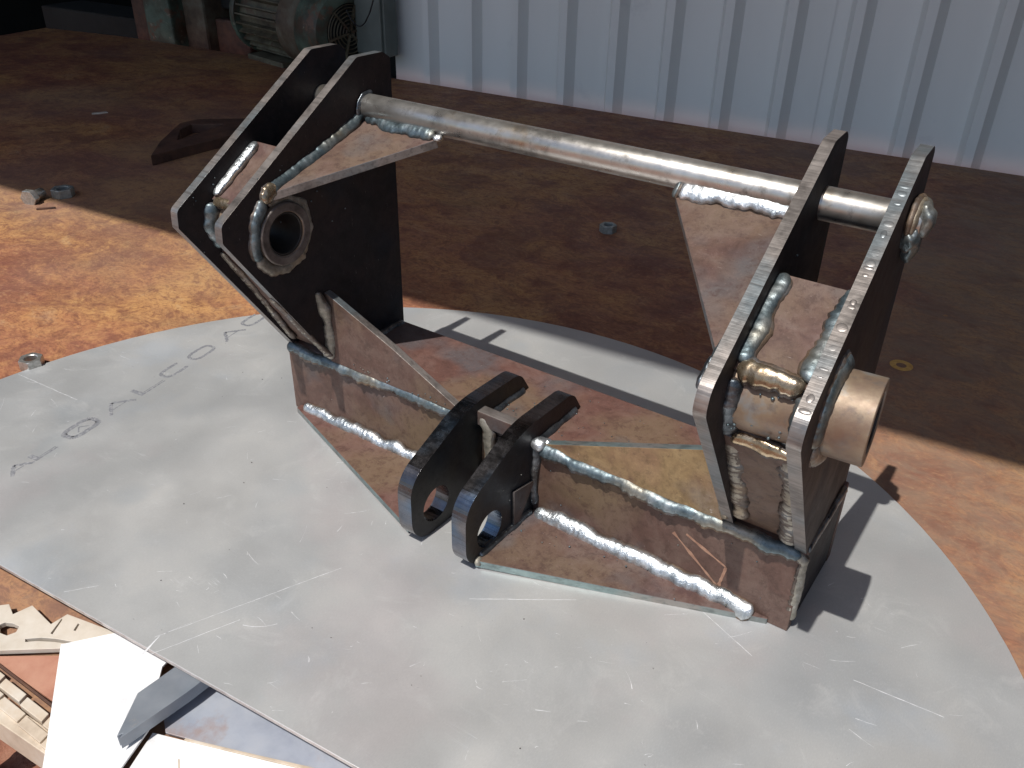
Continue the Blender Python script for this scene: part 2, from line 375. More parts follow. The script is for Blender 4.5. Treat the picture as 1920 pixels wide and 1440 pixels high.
M['white'] = m_simple('white_sheet', [(.30, (.58, .58, .59)), (.42, (.74, .74, .74)), (.7, (.80, .80, .79))], 14, (.4, .55), 0, .08, 120,
                      spots=[(30, .64, .74, .35, (.50, .50, .50))])
M['cream'] = m_simple('cream_sheet', [(.3, (.44, .38, .31)), (.5, (.55, .49, .41)), (.7, (.62, .57, .50))], 20, (.5, .65), .1, .1,
                      spots=[(40, .62, .72, .35, (.36, .26, .20))])
M['tan'] = m_simple('tan_block_steel', [(.3, (.40, .32, .24)), (.5, (.54, .45, .35)), (.7, (.60, .54, .46))], 26, (.5, .7), .1, .25)
M['bluegrey'] = m_simple('blue_grey_sheet', [(.3, (.30, .33, .40)), (.5, (.38, .41, .47)), (.7, (.44, .46, .50))], 22, (.4, .55), .3, .1,
                         spots=[(16, .56, .68, .6, (.34, .22, .17)), (60, .64, .74, .6, (.24, .15, .11))])
M['bar'] = m_simple('grey_bar', [(.3, (.20, .23, .27)), (.7, (.32, .34, .37))], 16, (.4, .55), .5, .15, spots=[(50, .62, .72, .4, (.42, .38, .34))])
M['rust_red'] = m_simple('red_rust', [(.3, (.22, .09, .055)), (.5, (.38, .18, .12)), (.7, (.46, .25, .17))], 18, (.6, .8), 0, .3)
M['rust_dark'] = m_simple('dark_rusty_offcut', [(.3, (.035, .018, .013)), (.5, (.08, .038, .025)), (.7, (.13, .06, .034))], 18, (.6, .8), 0, .4)
M['void'] = m_simple('shed_shade_black', [(.3, (.008, .009, .008)), (.7, (.022, .024, .022))], 4, (.8, .95))  # near-black puts the shade of the shed interior into the colour
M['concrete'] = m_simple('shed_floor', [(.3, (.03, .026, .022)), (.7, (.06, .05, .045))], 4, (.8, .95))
GREEN = [(.34, (.06, .035, .02)), (.44, (.05, .06, .042)), (.55, (.085, .12, .088)), (.7, (.12, .15, .115))]
M['green'] = m_simple('chipped_green_paint', GREEN, 9, (.45, .7), 0, .4, 90, .001, spots=[(14, .54, .60, .9, (.12, .06, .035)), (40, .62, .70, .6, (.30, .27, .20))])
M['green_fin'] = m_simple('grimy_green_fins', [(.3, (.035, .026, .016)), (.5, (.095, .080, .050)), (.7, (.17, .16, .105))], 14, (.5, .7), 0, .3, 90, .001, spots=[(20, .55, .63, .8, (.09, .05, .03))])
M['motor_red'] = m_simple('rusty_motor_band', [(.3, (.04, .026, .018)), (.5, (.10, .07, .045)), (.7, (.14, .13, .095))], 14, (.6, .8), 0, .4)
M['boxgrey'] = m_simple('grey_green_box', [(.3, (.10, .12, .11)), (.7, (.15, .175, .16))], 8, (.4, .6))
M['cable'] = m_simple('black_cable', [(.3, (.012, .012, .014)), (.7, (.03, .03, .032))], 30, (.4, .6))
M['paint_yellow'] = m_simple('yellow_paint_mark', [(.3, (.42, .22, .05)), (.7, (.62, .38, .10))], 90, (.6, .8))
M['chalk'] = m_simple('orange_chalk', [(.3, (.20, .10, .065)), (.7, (.36, .21, .14))], 160, (.7, .9))

# ---------------------------------------------------------------- setting: soil, shed, wall
def grid(name, x0, x1, y0, y1, z, n, mat, amp=0):
    verts = []; faces = []
    for i in range(n + 1):
        for j in range(n + 1):
            x = x0 + (x1 - x0) * i / n; y = y0 + (y1 - y0) * j / n
            verts.append((x, y, z + amp * noise.noise(V(x * .02, y * .02, 0)) + amp * .4 * noise.noise(V(x * .08, y * .08, 4))))
    for i in range(n):
        for j in range(n): a = i * (n + 1) + j; faces.append((a, a + n + 1, a + n + 2, a + 1))
    return meshobj(name, verts, faces, mat, smooth=amp > 0)
g = grid('ground', -40000, 40000, -40000, 40000, -612, 4, M['soil']); tag(g, kind='structure')
g = grid('soil_patch', -700, 900, -1000, -100, -600, 120, M['soil'], 9); tag(g, kind='structure')
vs = []; fs = []
for i in range(2600):
    x = random.uniform(-300, 420); y = random.uniform(-560, -230); z = -600 + 9 * noise.noise(V(x * .02, y * .02, 0)) + 3.6 * noise.noise(V(x * .08, y * .08, 4))
    dens = noise.noise(V(x * .012, y * .012, 7))
    k = len(vs)
    if dens > .05 and random.random() < .75:        # blades of grass
        h = random.uniform(6, 18); a = random.uniform(0, 6.3); c, s_ = math.cos(a), math.sin(a); wv = 1.1; lx, ly = random.uniform(-7, 7), random.uniform(-7, 7)
        vs += [(x - c * wv, y - s_ * wv, z - 1), (x + c * wv, y + s_ * wv, z - 1), (x + lx * .5 + c * wv * .7, y + ly * .5 + s_ * wv * .7, z + h * .6), (x + lx * .5 - c * wv * .7, y + ly * .5 - s_ * wv * .7, z + h * .6), (x + lx, y + ly, z + h)]
        fs += [(k, k + 1, k + 2, k + 3), (k + 3, k + 2, k + 4)]
M['grass'] = m_simple('short_grass', [(.3, (.10, .12, .04)), (.7, (.22, .22, .09))], 40, (.6, .8))
tag(meshobj('grass', vs, fs, M['grass']), 'sparse short grass growing in the red soil below the bench', 'grass', kind='stuff')
vs = []; fs = []
for i in range(900):
    x = random.uniform(-300, 420); y = random.uniform(-560, -230); z = -600 + 9 * noise.noise(V(x * .02, y * .02, 0)) + 3.6 * noise.noise(V(x * .08, y * .08, 4)); r = random.uniform(1.2, 4.5)
    k = len(vs); pv = [(1, 0, 0), (-1, 0, 0), (0, 1, 0), (0, -1, 0), (0, 0, 1), (0, 0, -1)]
    vs += [(x + a * r * random.uniform(.7, 1.3), y + b * r * random.uniform(.7, 1.3), z + c * r * .7) for a, b, c in pv]
    fs += [(k, k + 2, k + 4), (k + 2, k + 1, k + 4), (k + 1, k + 3, k + 4), (k + 3, k, k + 4), (k + 2, k, k + 5), (k + 1, k + 2, k + 5), (k + 3, k + 1, k + 5), (k, k + 3, k + 5)]
tag(meshobj('gravel', vs, fs, M['soil']), 'small red clods and stones lying on the soil', 'gravel', kind='stuff')

tdir = V(1, .087, 0).normalized(); tn = V(-tdir.y, tdir.x, 0); P0 = V(-192, 1104, 0) + tn * 60
def W(t, d, z): return P0 + tdir * t + tn * d + V(0, 0, z)
# one profiled sheet every four ribs
wall = empty('sheet_metal_wall', W(0, 0, -600), 'pale blue-white ribbed sheet metal wall behind the rusty bench', 'wall')
ribs = [534 - 109.3 * k for k in range(-9, 12)]
ribs = sorted(r for r in ribs if r > -640)
pitch = 109.3
for i in range(0, len(ribs), 4):
    rs = ribs[i:i + 4]; prof = []
    x0 = rs[0] - (54 if i else 104); prof.append((x0, 0))
    for r_ in rs:
        prof += [(r_ - 25, 0), (r_ - 14, -20), (r_ + 2, -20), (r_ + 15, 0)]
    prof.append((rs[-1] + 60, 0))
    d = 1.2 * ((i // 4) % 2)
    v = []; f = []
    for (a, b) in prof: v += [W(a, b - d, -600), W(a, b - d, 1500)]
    m = len(prof)
    for (a, b) in prof: v += [W(a, b - d + 1, -600), W(a, b - d + 1, 1500)]
    for k in range(m - 1):
        f.append((2 * k, 2 * k + 2, 2 * k + 3, 2 * k + 1)); f.append((2 * m + 2 * k, 2 * m + 2 * k + 2, 2 * m + 2 * k + 3, 2 * m + 2 * k + 1))
    adopt(wall, meshobj('ribbed_sheet', v, f, M['wall']))
# the roof that shades the far half of the bench
roof = empty('shed_roof', (0, 1000, 1700), 'shed roof overhead that shades the far half of the bench', 'roof')
H = 1700
def edge_y(x): return 247 + .100 * (x + 0) - 142 / 290 * H
ex0, ex1 = -5000, 3600
rv = [(ex0, edge_y(ex0 + 80), H), (ex1, edge_y(ex1 + 80), H), (ex1, 4200, H + 260), (ex0, 4200, H + 260)]
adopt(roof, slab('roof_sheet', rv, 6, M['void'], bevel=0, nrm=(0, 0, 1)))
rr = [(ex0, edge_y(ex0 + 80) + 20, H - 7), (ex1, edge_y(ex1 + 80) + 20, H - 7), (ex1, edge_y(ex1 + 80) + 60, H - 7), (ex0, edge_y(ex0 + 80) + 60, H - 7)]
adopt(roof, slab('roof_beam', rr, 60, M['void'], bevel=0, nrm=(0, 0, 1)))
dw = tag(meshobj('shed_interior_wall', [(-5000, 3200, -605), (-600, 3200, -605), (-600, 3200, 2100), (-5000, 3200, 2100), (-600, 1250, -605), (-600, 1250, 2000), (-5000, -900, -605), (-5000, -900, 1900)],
        [(0, 1, 2, 3), (1, 4, 5, 2), (0, 6, 7, 3)], M['void']), 'inner walls of the shed beyond the left end of the bench, coloured near-black as shade', 'wall')
tag(meshobj('added_shade_wall', [(1750, -350, -605), (1750, 1400, -605), (1750, 1400, 1760), (1750, -350, 1700), (1756, -350, -605), (1756, 1400, -605), (1756, 1400, 1760), (1756, -350, 1700)], [(0, 1, 2, 3), (4, 5, 6, 7), (0, 1, 5, 4), (1, 2, 6, 5), (2, 3, 7, 6), (3, 0, 4, 7)], M['void']), 'unseen dark wall added on the right to shade the wall ribs and bracket plates', 'wall')  # unseen wall, added to darken rib slopes and plate faces turned right
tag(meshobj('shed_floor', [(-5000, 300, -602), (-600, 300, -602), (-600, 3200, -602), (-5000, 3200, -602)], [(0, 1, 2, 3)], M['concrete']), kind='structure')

# ---------------------------------------------------------------- the rusty bench
bench = empty('workbench', (-300, 400, -600), 'long rusty steel bench that carries the bracket and the aluminium disc', 'workbench')
tf = lambda x: -250 + .094 * x
top = [(-1958, tf(-1958) + 960, -3), (-1990, 760, -3), (-1990, 300, -3), (-1300, tf(-1300), -3), (900, tf(900), -3), (1100, 1222, -3), (421, 1163, -3), (-192, 1104, -3), (-745, 1060, -3), (-1242, 1019, -3), (-1690, 977, -3), (-1954, 921, -3)]
top = [(-1930, 770, -3), (-2300, -300, -3), (-1300, tf(-1300), -3), (900, tf(900), -3), (1100, 1222, -3), (421, 1163, -3), (-192, 1104, -3), (-745, 1060, -3), (-1242, 1019, -3), (-1690, 977, -3), (-1954, 921, -3)]
adopt(bench, slab('tabletop', top, 8, M['table'], nrm=(0, 0, 1), bevel=.6))
for (x, y) in ((-1800, 850), (850, 1120), (850, -120), (-1200, -330), (-400, 1030), (-400, -255)):
    adopt(bench, prism('leg', [(x - 20, y - 20), (x + 20, y - 20), (x + 20, y + 20), (x - 20, y + 20)], -602, -11.5, M['rust_dark'], axis='z', bevel=1))
# lower ledge in front
led = [(-400, -350, -30), (700, -240, -30), (700, -190, -30), (-400, -300, -30)]
ledge = [(-700, -390 + 12, -30), (900, -218, -30), (900, -120, -30), (-700, -290, -30)]
ledge = [(-700, tf(-700) - 67, -30), (900, tf(900) - 67, -30), (900, tf(900) + 60, -30), (-700, tf(-700) + 60, -30)]
adopt(bench, slab('ledge', ledge, 6, M['table'], nrm=(0, 0, 1), bevel=.4))
def offl(x, d): return tf(x) + d
def lpoly(x0, x1, d0, d1): return [(x0, tf(x0) - 22 + d0), (x1, tf(x1) - 22 + d0), (x1, tf(x1) - 22 + d1), (x0, tf(x0) - 22 + d1)]
def zs(name, poly, z, th, mats, bevel=.3, parent=None): return slab(name, [(x, y, z) for x, y in poly], th, mats, nrm=(0, 0, 1), bevel=bevel, parent=parent)
adopt(bench, zs('rail', lpoly(-600, 700, -58, -46), -27, 22, M['tan'], .5))

# ---------------------------------------------------------------- scrap offcuts on the ledge
hol = [[(13, -282), (20, -285.5), (26, -284), (28, -279), (25, -275), (19, -276), (14, -278.5)],
       [(38.6, -278.5), (46, -271.8), (55, -266.6), (66, -261.8), (66.5, -263.8), (56, -269), (47, -274.6), (41, -280)],
       [(41.2, -254.5), (42.6, -255), (49.2, -266), (47.4, -266.2)], [(54, -250.5), (55.4, -250.2), (58.8, -255.4), (57.2, -255.8)]]
cr = prism('cutout_sheet', [(-60, -330), (0, -268), (11, -271.5), (13.8, -259.4), (40, -261.5), (40.6, -250), (84, -240), (84, -246.5), (66.4, -268.3), (29, -298), (-10, -332)], -27, -23.2, M['cream'], axis='z', holes=hol, bevel=.25)
tag(cr, 'cream steel offcut with curved slots and a round hole beside the disc edge', 'scrap sheet')
rs_ = zs('rusty_sheet', [(30, -299), (69, -270.5), (108, -270), (108, -303), (96, -294.8)], -26.5, 2, M['rust_red'])
tag(rs_, 'red rusty triangular sheet lying between the slotted strip and the white sheet', 'scrap sheet')
gr = empty('slotted_strip', (90, -304, -30), 'strip of tan steel blocks with dark gaps along the bench ledge', 'steel strip')
for i in range(-6, 6):
    x = 57 + i * 24.5
    adopt(gr, zs('block', [(x + 1, -302.6 + .07 * i), (x + 23, -301.8), (x + 24.8, -307.6), (x + 2.8, -308.6)], -24.6, 5, M['tan'], .4))
for i in range(-6, 5):
    x = 69 + i * 24.5
    adopt(gr, zs('block', [(x + 1, -310.3), (x + 23.4, -309.6), (x + 25, -316), (x + 2.6, -316.8)], -25.4, 4.4, M['tan'], .4))
adopt(gr, zs('groove_bar', [(30, -300.6), (160, -296), (160, -294.6), (30, -299.2)], -24.4, 2, M['rust_dark'], .2))
wh = zs('white_sheet', [(64.5, -268.6), (82, -245), (86, -240), (131, -232), (133, -241.6), (147.2, -257), (166, -275), (189, -336), (153, -336), (129.4, -317.5), (98.2, -294.1)], -20.5, 1.5, M['white'], .2)
tag(wh, 'blown-out bright white sheet sticking out from under the disc', 'scrap sheet')
w2 = empty('framed_sheet', (215, -255, -26), 'second white sheet with rusty edges, lowest in the picture under the grey bar', 'scrap sheet')
adopt(w2, zs('white_face', [(166, -273.5), (186, -266), (228, -250), (300, -222), (330, -260), (240, -330), (190, -330)], -25.2, 1.2, M['white'], .2))
adopt(w2, zs('rusty_rim', [(185.5, -265), (228, -248.3), (300, -219), (300, -222), (228, -250), (186, -266.4)], -24.2, 1.6, M['tan'], .2))
adopt(w2, zs('seam', [(193, -276), (194, -275.6), (214, -290), (213.4, -291)], -25.1, .6, M['tan'], 0))
bg_ = zs('blue_grey_sheet', [(136, -232), (320, -196), (300, -219.5), (228, -248.8), (172, -269), (150, -256)], -25.6, 1.6, M['bluegrey'], .2)
tag(bg_, 'blue-grey rust-stained sheet between the disc edge and the second white sheet', 'scrap sheet')
br = slab('pointed_bar', [(150, -236, -9), (172, -234, -9), (171.5, -250, -9), (167.3, -293, -9), (165.8, -289.5, -9), (164.5, -292.5, -9), (148.2, -267.5, -9)], 9, [M['bar'], M['bar']], nrm=(0, 0, 1), bevel=.3)
tag(br, 'dark grey steel bar with a pointed notched tip resting on the white sheet', 'steel bar')

# ---------------------------------------------------------------- the aluminium disc with its chord cut
disc = empty('aluminium_disc', (190, -164, -3), 'large scratched round aluminium sheet with one straight side under the bracket', 'metal sheet')
cx, cy, cr_ = 190.5, -163.9, 444.8
pts = []
chord = lambda x: -264.4 + .094 * (x + 5)
for i in range(361):
    a = math.radians(-30 + 240 * i / 360)
    x, y = cx + cr_ * math.cos(a), cy + cr_ * math.sin(a)
    if y > chord(x): pts.append((x + .25 * noise.noise(V(a * 30, 0, 0)), y + .25 * noise.noise(V(a * 30, 5, 0)), 0))
adopt(disc, slab('sheet', pts, 3, [M['alu'], M['alu_edge']], nrm=(0, 0, 1), bevel=.25))
# lettering: flat print, strokes laid a hair above the sheet
O_ = V(-118, -146, 0); th = math.atan2(222, -40); ex = V(math.cos(th), math.sin(th), 0); ey = V(-ex.y, ex.x, 0)
Lv = []; Lf = []
def stroke(v, f, pts, w_, org, ex, ey, z=.06, closed=False, jag=0):
    P = [org + ex * a + ey * b for a, b in pts]
    if closed: P.append(P[0])
    for a, b in zip(P, P[1:]):
        d = (b - a); 
        if d.length < 1e-6: continue
        d.normalize(); n = V(-d.y, d.x, 0) * w_ / 2; k = len(v)
        m = max(1, int((b - a).length / 1.2)) if jag else 1
        for i in range(m + 1):
            c = a.lerp(b, i / m); e1 = 1 + (random.uniform(-jag, jag) if jag else 0); e2 = 1 + (random.uniform(-jag, jag) if jag else 0)
            v += [(c - n * e1) + V(0, 0, z), (c + n * e2) + V(0, 0, z)]
        for i in range(m): f.append((k + 2 * i, k + 2 * i + 2, k + 2 * i + 3, k + 2 * i + 1))
def glyph(ch, x, s=1.0):
    w_, h = 29 * s, 15 * s; v, f = [], []
    o = O_ + ex * x - ey * (h / 2)
    if ch == 'A':
        stroke(v, f, [(0, 0), (w_ * .5, h), (w_, 0)], 3.0, o, ex, ey, jag=.4); stroke(v, f, [(w_ * .2, h * .36), (w_ * .8, h * .36)], 1.0, o, ex, ey, .07, jag=.5)
    if ch == 'L':
        stroke(v, f, [(2.2, 0), (2.2, h)], 4.6, o, ex, ey, jag=.15); stroke(v, f, [(4, .8), (w_, .8)], 1.6, o, ex, ey, .07, jag=.4); stroke(v, f, [(5, 3), (w_, 3)], .9, o, ex, ey, .07, jag=.4)
    if ch in 'CO':
        N = 26; a0, a1 = (0, 2 * math.pi) if ch == 'O' else (.9, 2 * math.pi - .9)
        for rr_, wd in ((1, .8), (.8, .7)):
            pp = []
            for i in range(N + 1):
                a = a0 + (a1 - a0) * i / N; c, s_ = math.cos(a), math.sin(a)
                c = math.copysign(abs(c) ** .6, c); s_ = math.copysign(abs(s_) ** .6, s_)
                pp.append((w_ / 2 + w_ / 2 * c * (.9 if rr_ < 1 else 1), h / 2 + h / 2 * s_ * rr_))
            stroke(v, f, pp, wd * 2.4, o, ex, ey, .06 if rr_ == 1 else .07, jag=.4)
    if ch == '@':
        pp = [(w_ / 2 + w_ / 2 * math.copysign(abs(math.cos(a)) ** .55, math.cos(a)), h / 2 + h / 2 * math.copysign(abs(math.sin(a)) ** .55, math.sin(a))) for a in [2 * math.pi * i / 30 for i in range(30)]]
        stroke(v, f, pp, 4.6, o, ex, ey, closed=True, jag=.12)
        stroke(v, f, [(w_ * .3, h * .3), (w_ * .5, h * .7), (w_ * .7, h * .3)], 1.2, o, ex, ey, .07, jag=.3)
    return meshobj('printed_logo' if ch == '@' else 'printed_letter', v, f, M['ink'])
for ch, x, s_ in (('A', -58, .72), ('L', -35, .72), ('@', 0, 1), ('A', 40, 1), ('L', 76, 1), ('C', 110, 1), ('O', 147, 1), ('A', 190, 1), ('C', 226, 1)):
    adopt(disc, glyph(ch, x, s_))
# the larger scratches, a hair proud of the sheet
v, f = [], []
X1, Y1 = V(1, 0, 0), V(0, 1, 0)
def scr(a, b, w0, w1=None, jag=.5, bow=0):
    a, b = V(*a, 0), V(*b, 0); d = b - a; n = V(-d.y, d.x, 0).normalized(); N = max(2, int(d.length / 2)); k = len(v); w1 = w0 if w1 is None else w1
    for i in range(N + 1):
        t = i / N; c = a.lerp(b, t) + n * (bow * 4 * t * (1 - t) + .25 * noise.noise(V(t * N * .3, a.x, b.y))); ww = (w0 + (w1 - w0) * t) * (1 + random.uniform(-jag, jag)) * .5
        v.append(c - n * ww + V(0, 0, .09)); v.append(c + n * ww + V(0, 0, .09))
    for i in range(N): f.append((k + 2 * i, k + 2 * i + 2, k + 2 * i + 3, k + 2 * i + 1))
scr((133.5, -252.2), (129.5, -236), 1.9, .3, .3); scr((127.8, -238.8), (178.2, -125.3), .28); scr((137.2, -249.4), (159.3, -197.8), .26)
scr((-247.9, -114.9), (-163.8, -108.3), .3); scr((164.3, -199.8), (181.4, -186.3), .3, .25, .5, -2); scr((267.6, -96.7), (325.7, -55.8), .4, .25)
scr((496.7, -13.8), (547.8, -10), .3); scr((395.3, -14.3), (439.5, -32.2), .24); scr((45.9, -249.6), (59, -232.7), .25)
for i in range(260):
    x = random.uniform(-230, 560); y = random.uniform(-250, 60); a = random.choice((.45, .5, -.15, 1.1, 2.3)) + random.gauss(0, .25); l = random.choice((2, 3, 5, 9, 16)) * random.uniform(.6, 1.3)
    if math.hypot(x - cx, y - cy) > cr_ - 20 or y < chord(x) + 8: continue
    scr((x, y), (x + l * math.cos(a), y + l * math.sin(a)), random.uniform(.10, .34), .08, .7, random.uniform(-.6, .6))
sc_ = meshobj('scratch_marks', v, f, M['scratch']); sc_['kind'] = 'stuff'; adopt(disc, sc_)
# grit on the disc
it = []
for i in range(40):
    x = random.uniform(-150, 560); y = random.uniform(-240, 100)
    if math.hypot(x - cx, y - cy) < cr_ - 15 and y > chord(x) + 6: it.append(((x, y, .25), random.uniform(.2, .6), .6, i))
M['grit'] = m_simple('black_grit', [(.3, (.03, .028, .026)), (.7, (.09, .08, .07))], 200, (.5, .7), .2)
gt = blobs('grit', it, M['grit'], sub=1); tag(gt, 'specks of black weld grit scattered on the aluminium disc', 'grit', kind='stuff')

# ---------------------------------------------------------------- the welded bracket
B = empty('welded_bracket', (225, 44, 0), 'large welded steel hitch bracket with four upright side plates and a cross rod', 'bracket')
L_, h, D, T = 450, 66, 88, 7.2
x2, x3 = 46.8, 396.2
PL = [(0, h), (-87.7, 195.6), (-86.7, 208.4), (52, 295.7), (80, 295.6), (D, 290.5), (D, h)]
PR = [(0, h), (-89.5, 195.8), (-86.6, 208.8), (59.4, 294), (81.7, 294.9), (D, 290.5), (D, h)]
PL = fillet(PL, [0, 3, 6, 7, 5, 3, 0], 4); PR = fillet(PR, [0, 9, 14, 5, 8, 6, 0], 5)
hc = (-36, 188)
def add(o): adopt(B, o); return o
SP = [M['scale_dark'], M['edge']]
TH = circle(hc[0], hc[1], 16.5, 32)
for (x, pr) in ((0, PL), (x2, PL), (x3, PR), (L_ - T, PR)):
    o = add(prism('side_plate', pr, x, x + T, SP, holes=[TH], skew=(-.03 if pr is PR else 0), bevel=.7))
# base channel: front, top, back, two ends
BR = [M['scale_brown'], M['edge']]
add(prism('base_front_plate', [(0, 0), (L_, 0), (L_, h - 8), (0, h - 8)], 0, 8, [M['scale_brown'], M['scale_brown']], axis='y', bevel=.6))
add(zs('base_top_plate', [(0, .6), (L_, .6), (L_, D), (0, D)], h, 7.8, [M['scale_red'], M['scale_red']], 1.2))
add(prism('base_back_plate', [(0, 0), (L_, 0), (L_, h - 8), (0, h - 8)], D - 8, D - .3, [M['scale_brown'], M['scale_brown']], axis='y', bevel=.6))
for a, b in ((.4, 7), (L_ - 7, L_ - .4)):
    add(prism('base_end_plate', [(8.2, 0), (D - 8.2, 0), (D - 8.2, h - 8), (8.2, h - 8)], a, b, [M['scale_dark'], M['scale_dark']], bevel=.4))
# cross rod
rc = (59.8, 259)
add(revolve_x('cross_rod', [(-3, .01), (-3, 9), (-2, 9.75), (454, 9.75), (456, 8.5), (456, .01)], rc[0], rc[1], M['rod'], 56))
# pivot tubes
def tilt(o):
    c = V(432, hc[0], hc[1]) * S; o.data.transform(Matrix.Translation(c) @ Matrix.Rotation(math.radians(4.2), 4, 'Z') @ Matrix.Translation(-c)); return o
for a, b in ((-4, 58.5), (391, 472.5)):
    add((tilt if a > 0 else (lambda o: o))(revolve_x('pivot_tube', [(a, 16.2), (a, 23), (b, 23), (b, 16.2)], hc[0], hc[1], M['tube'], 64)))
# the P plates meet the tube inside their cut holes; a near-black liner paints the shade inside each bore
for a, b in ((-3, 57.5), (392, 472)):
    add((tilt if a > 0 else (lambda o: o))(revolve_x('bore_shade_liner', [(a, 14.6), (a, 16.1), (b, 16.1), (b, 14.6)], hc[0], hc[1], M['bore'], 48)))
# filler plates between each pair
def filler(xa, xb, prf, up):
    (y1, z1), (y2, z2) = prf
    d = V(0, y2 - y1, z2 - z1).normalized(); n = V(0, -d.z, d.y)
    if n.y > 0: n = -n
    if up: n = V(0, -d.z, d.y) if d.y > 0 else V(0, d.z, -d.y)
    return add(slab('filler_plate', [(xa, y1, z1), (xb, y1, z1), (xb, y2, z2), (xa, y2, z2)], 7, [M['scale_pink'] if up else M['scale_brown'], M['edge']], nrm=n, bevel=.5))
filler(x2 + 0 - (x2 - T), x2, ((-57, 209), (-10, 240)), True); filler(T, x2, ((-56, 169), (4, 69)), False)
filler(x3 + T + 1, L_ - T + 1, ((-56, 206.5), (-4, 239.5)), True); filler(x3 + T + 1.4, L_ - T + 1.2, ((-54, 165), (3, 69)), False)
# gussets beside the rod
gn = V(0, -.295, .955)
add(slab('gusset', [(x2 + T, 53, 250), (x2 + T, -47, 219.2), (129, 50, 249.2)], 6.6, [M['scale_pink'], M['edge']], nrm=gn, bevel=.5))
add(slab('gusset', [(x3, 52, 250), (x3 + 2, -64, 214.4), (316, 49, 249)], 6.6, [M['scale_pink'], M['edge']], nrm=gn, bevel=.5))
# upright gussets on the base front
add(prism('gusset', [(x2 + T, h), (189, h), (189, h + 2.5), (123, 100), (60, 126), (x2 + T, 128)], -2.5, 4.1, [M['scale_brown'], M['edge']], axis='y', bevel=.5))
add(prism('gusset', [(256, h), (x3 + .5, h), (x3 + .5, 121), (262, h + 3.5)], -2, 4.6, [M['scale_tan'], M['edge_teal']], axis='y', bevel=.5))
# lugs
LG = fillet([(60, h), (48, 84.5), (-16, 85.5), (-80.5, 57), (-80.5, .4), (-.2, .6), (-.2, h)], [0, 16, 80, 24, 21, 0, 0], 11)
LHole = circle(-54, 23.5, 14, 36)
lug = []
for x in (194.5, 242):
    o = add(prism('lug', LG, x, x + 12, [M['lug_face'], M['edge_black']], holes=[LHole], skew=.018, bevel=1.6)); o.modifiers['bevel'].segments = 3
add(prism('lug_spacer', [(206, h), (242.3, h), (242.3, 78), (206, 78)], -6, 3.5, [M['scale_brown'], M['edge']], axis='y', bevel=.6))
add(prism('doubler_tab', [(-28, 40), (-5, 36), (-4, 33), (-23, 5), (-27, 6)], 254.3, 255.9, [M['scale_brown'], M['edge']], skew=.018, bevel=.3))
# horizontal wing plates at the foot
add(slab('wing_plate', [(255, 0, 7), (253, -71, 7), (437, -1.5, 4.4), (437, 0, 4.4)], 6, [M['scale_pink'], M['edge_teal']], bevel=.5, nrm=(.01, 0, 1)))
add(slab('wing_plate', [(194, 0, 7), (193, -72, 7), (8, -6, 5), (8, 0, 5)], 5.2, [M['scale_red'], M['edge_teal']], bevel=.5, nrm=(0, 0, 1)))

# ---- weld beads
sd = [0]
def wb(path, r, mat, **k):
    sd[0] += 1
    if r > 2.7:                       # dark heat-stained toe that the bead has flowed out over
        n_ = Vector(k.get('nrm', (0, 0, 1))).normalized(); kk = dict(k); kk.update(amp=0, flat=k.get('flat', .5), step=1.0); e_ = 1.28 if 'wob' not in k or k['wob'] < .32 else 1.36
        add(bead('weld_toe', [Vector(p) - n_ * r * .36 for p in path], r * e_, M['toe'], seed=sd[0], **kk))
    return add(bead('weld_bead', path, r, M[mat], seed=sd[0], **k))
FR = (0, -1, .7)
wb([(1, -1.2, 63.5), (60, -3, 62.5), (120, -1.5, 64), (196, -2, 63)], 4.1, 'weld_blue', nrm=FR, wob=.35)
wb([(257, -3, 66), (320, -3, 63.5), (400, -2.5, 63.5), (448, -1.5, 64)], 4.6, 'weld_blue', nrm=FR, wob=.3)
wb([(14, -3, 7), (80, -5, 8), (196, -5, 8.5)], 5.0, 'weld_bright', nrm=FR, wob=.25, ripple=2.0, amp=.045)
wb([(258, -4.5, 8.5), (340, -5.5, 8.5), (428, -3.5, 7.5)], 6.2, 'weld_bright', nrm=FR, wob=.25, ripple=2.0, amp=.045)
# gusset at rod, left
wb([(x2 + T + 2, 55, 253.5), (90, 50.5, 252), (127, 50, 252)], 5.2, 'weld_blue', wob=.3, nrm=(0, -.7, .7))
wb([(129, 47, 249.5), (131, 53, 252.5)], 4.6, 'weld_bright', nrm=(0, -.7, .7))
wb([(x2 + T + 1.5, 58, 256.5), (x2 + T + 2, 10, 239), (x2 + T + 2, -44, 222)], 4.2, 'weld_blue', wob=.3, nrm=(.7, 0, .7), ripple=2.2, amp=.05)
# left fan of beads down the inner plate
wb([(x2 + T + 2.5, -38, 224), (x2 + T + 2.5, -52, 216)], 5.4, 'weld_bronze', nrm=(1, 0, .3))
wb([(x2 + T + 1, -50, 216), (x2 + T + 1, -60, 202), (x2 + T + 1, -62, 188), (x2 + T + 1, -60, 174)], 4.6, 'weld_blue', nrm=(1, 0, 0), flat=.7)
wb([(x2 + T + .6, -62, 176), (x2 + T + .6, -50, 164), (x2 + T + .6, -34, 160.5), (x2 + T + .6, -18, 168)], 4.4, 'weld_grey', nrm=(1, 0, 0), flat=.6)
wb([(x2 + T + .4, -19, 166), (x2 + T + .4, -10, 184), (x2 + T + .4, -14, 204), (x2 + T + .4, -30, 213.5), (x2 + T + .4, -46, 212)], 3.2, 'weld_grey', nrm=(1, 0, 0), flat=.45)
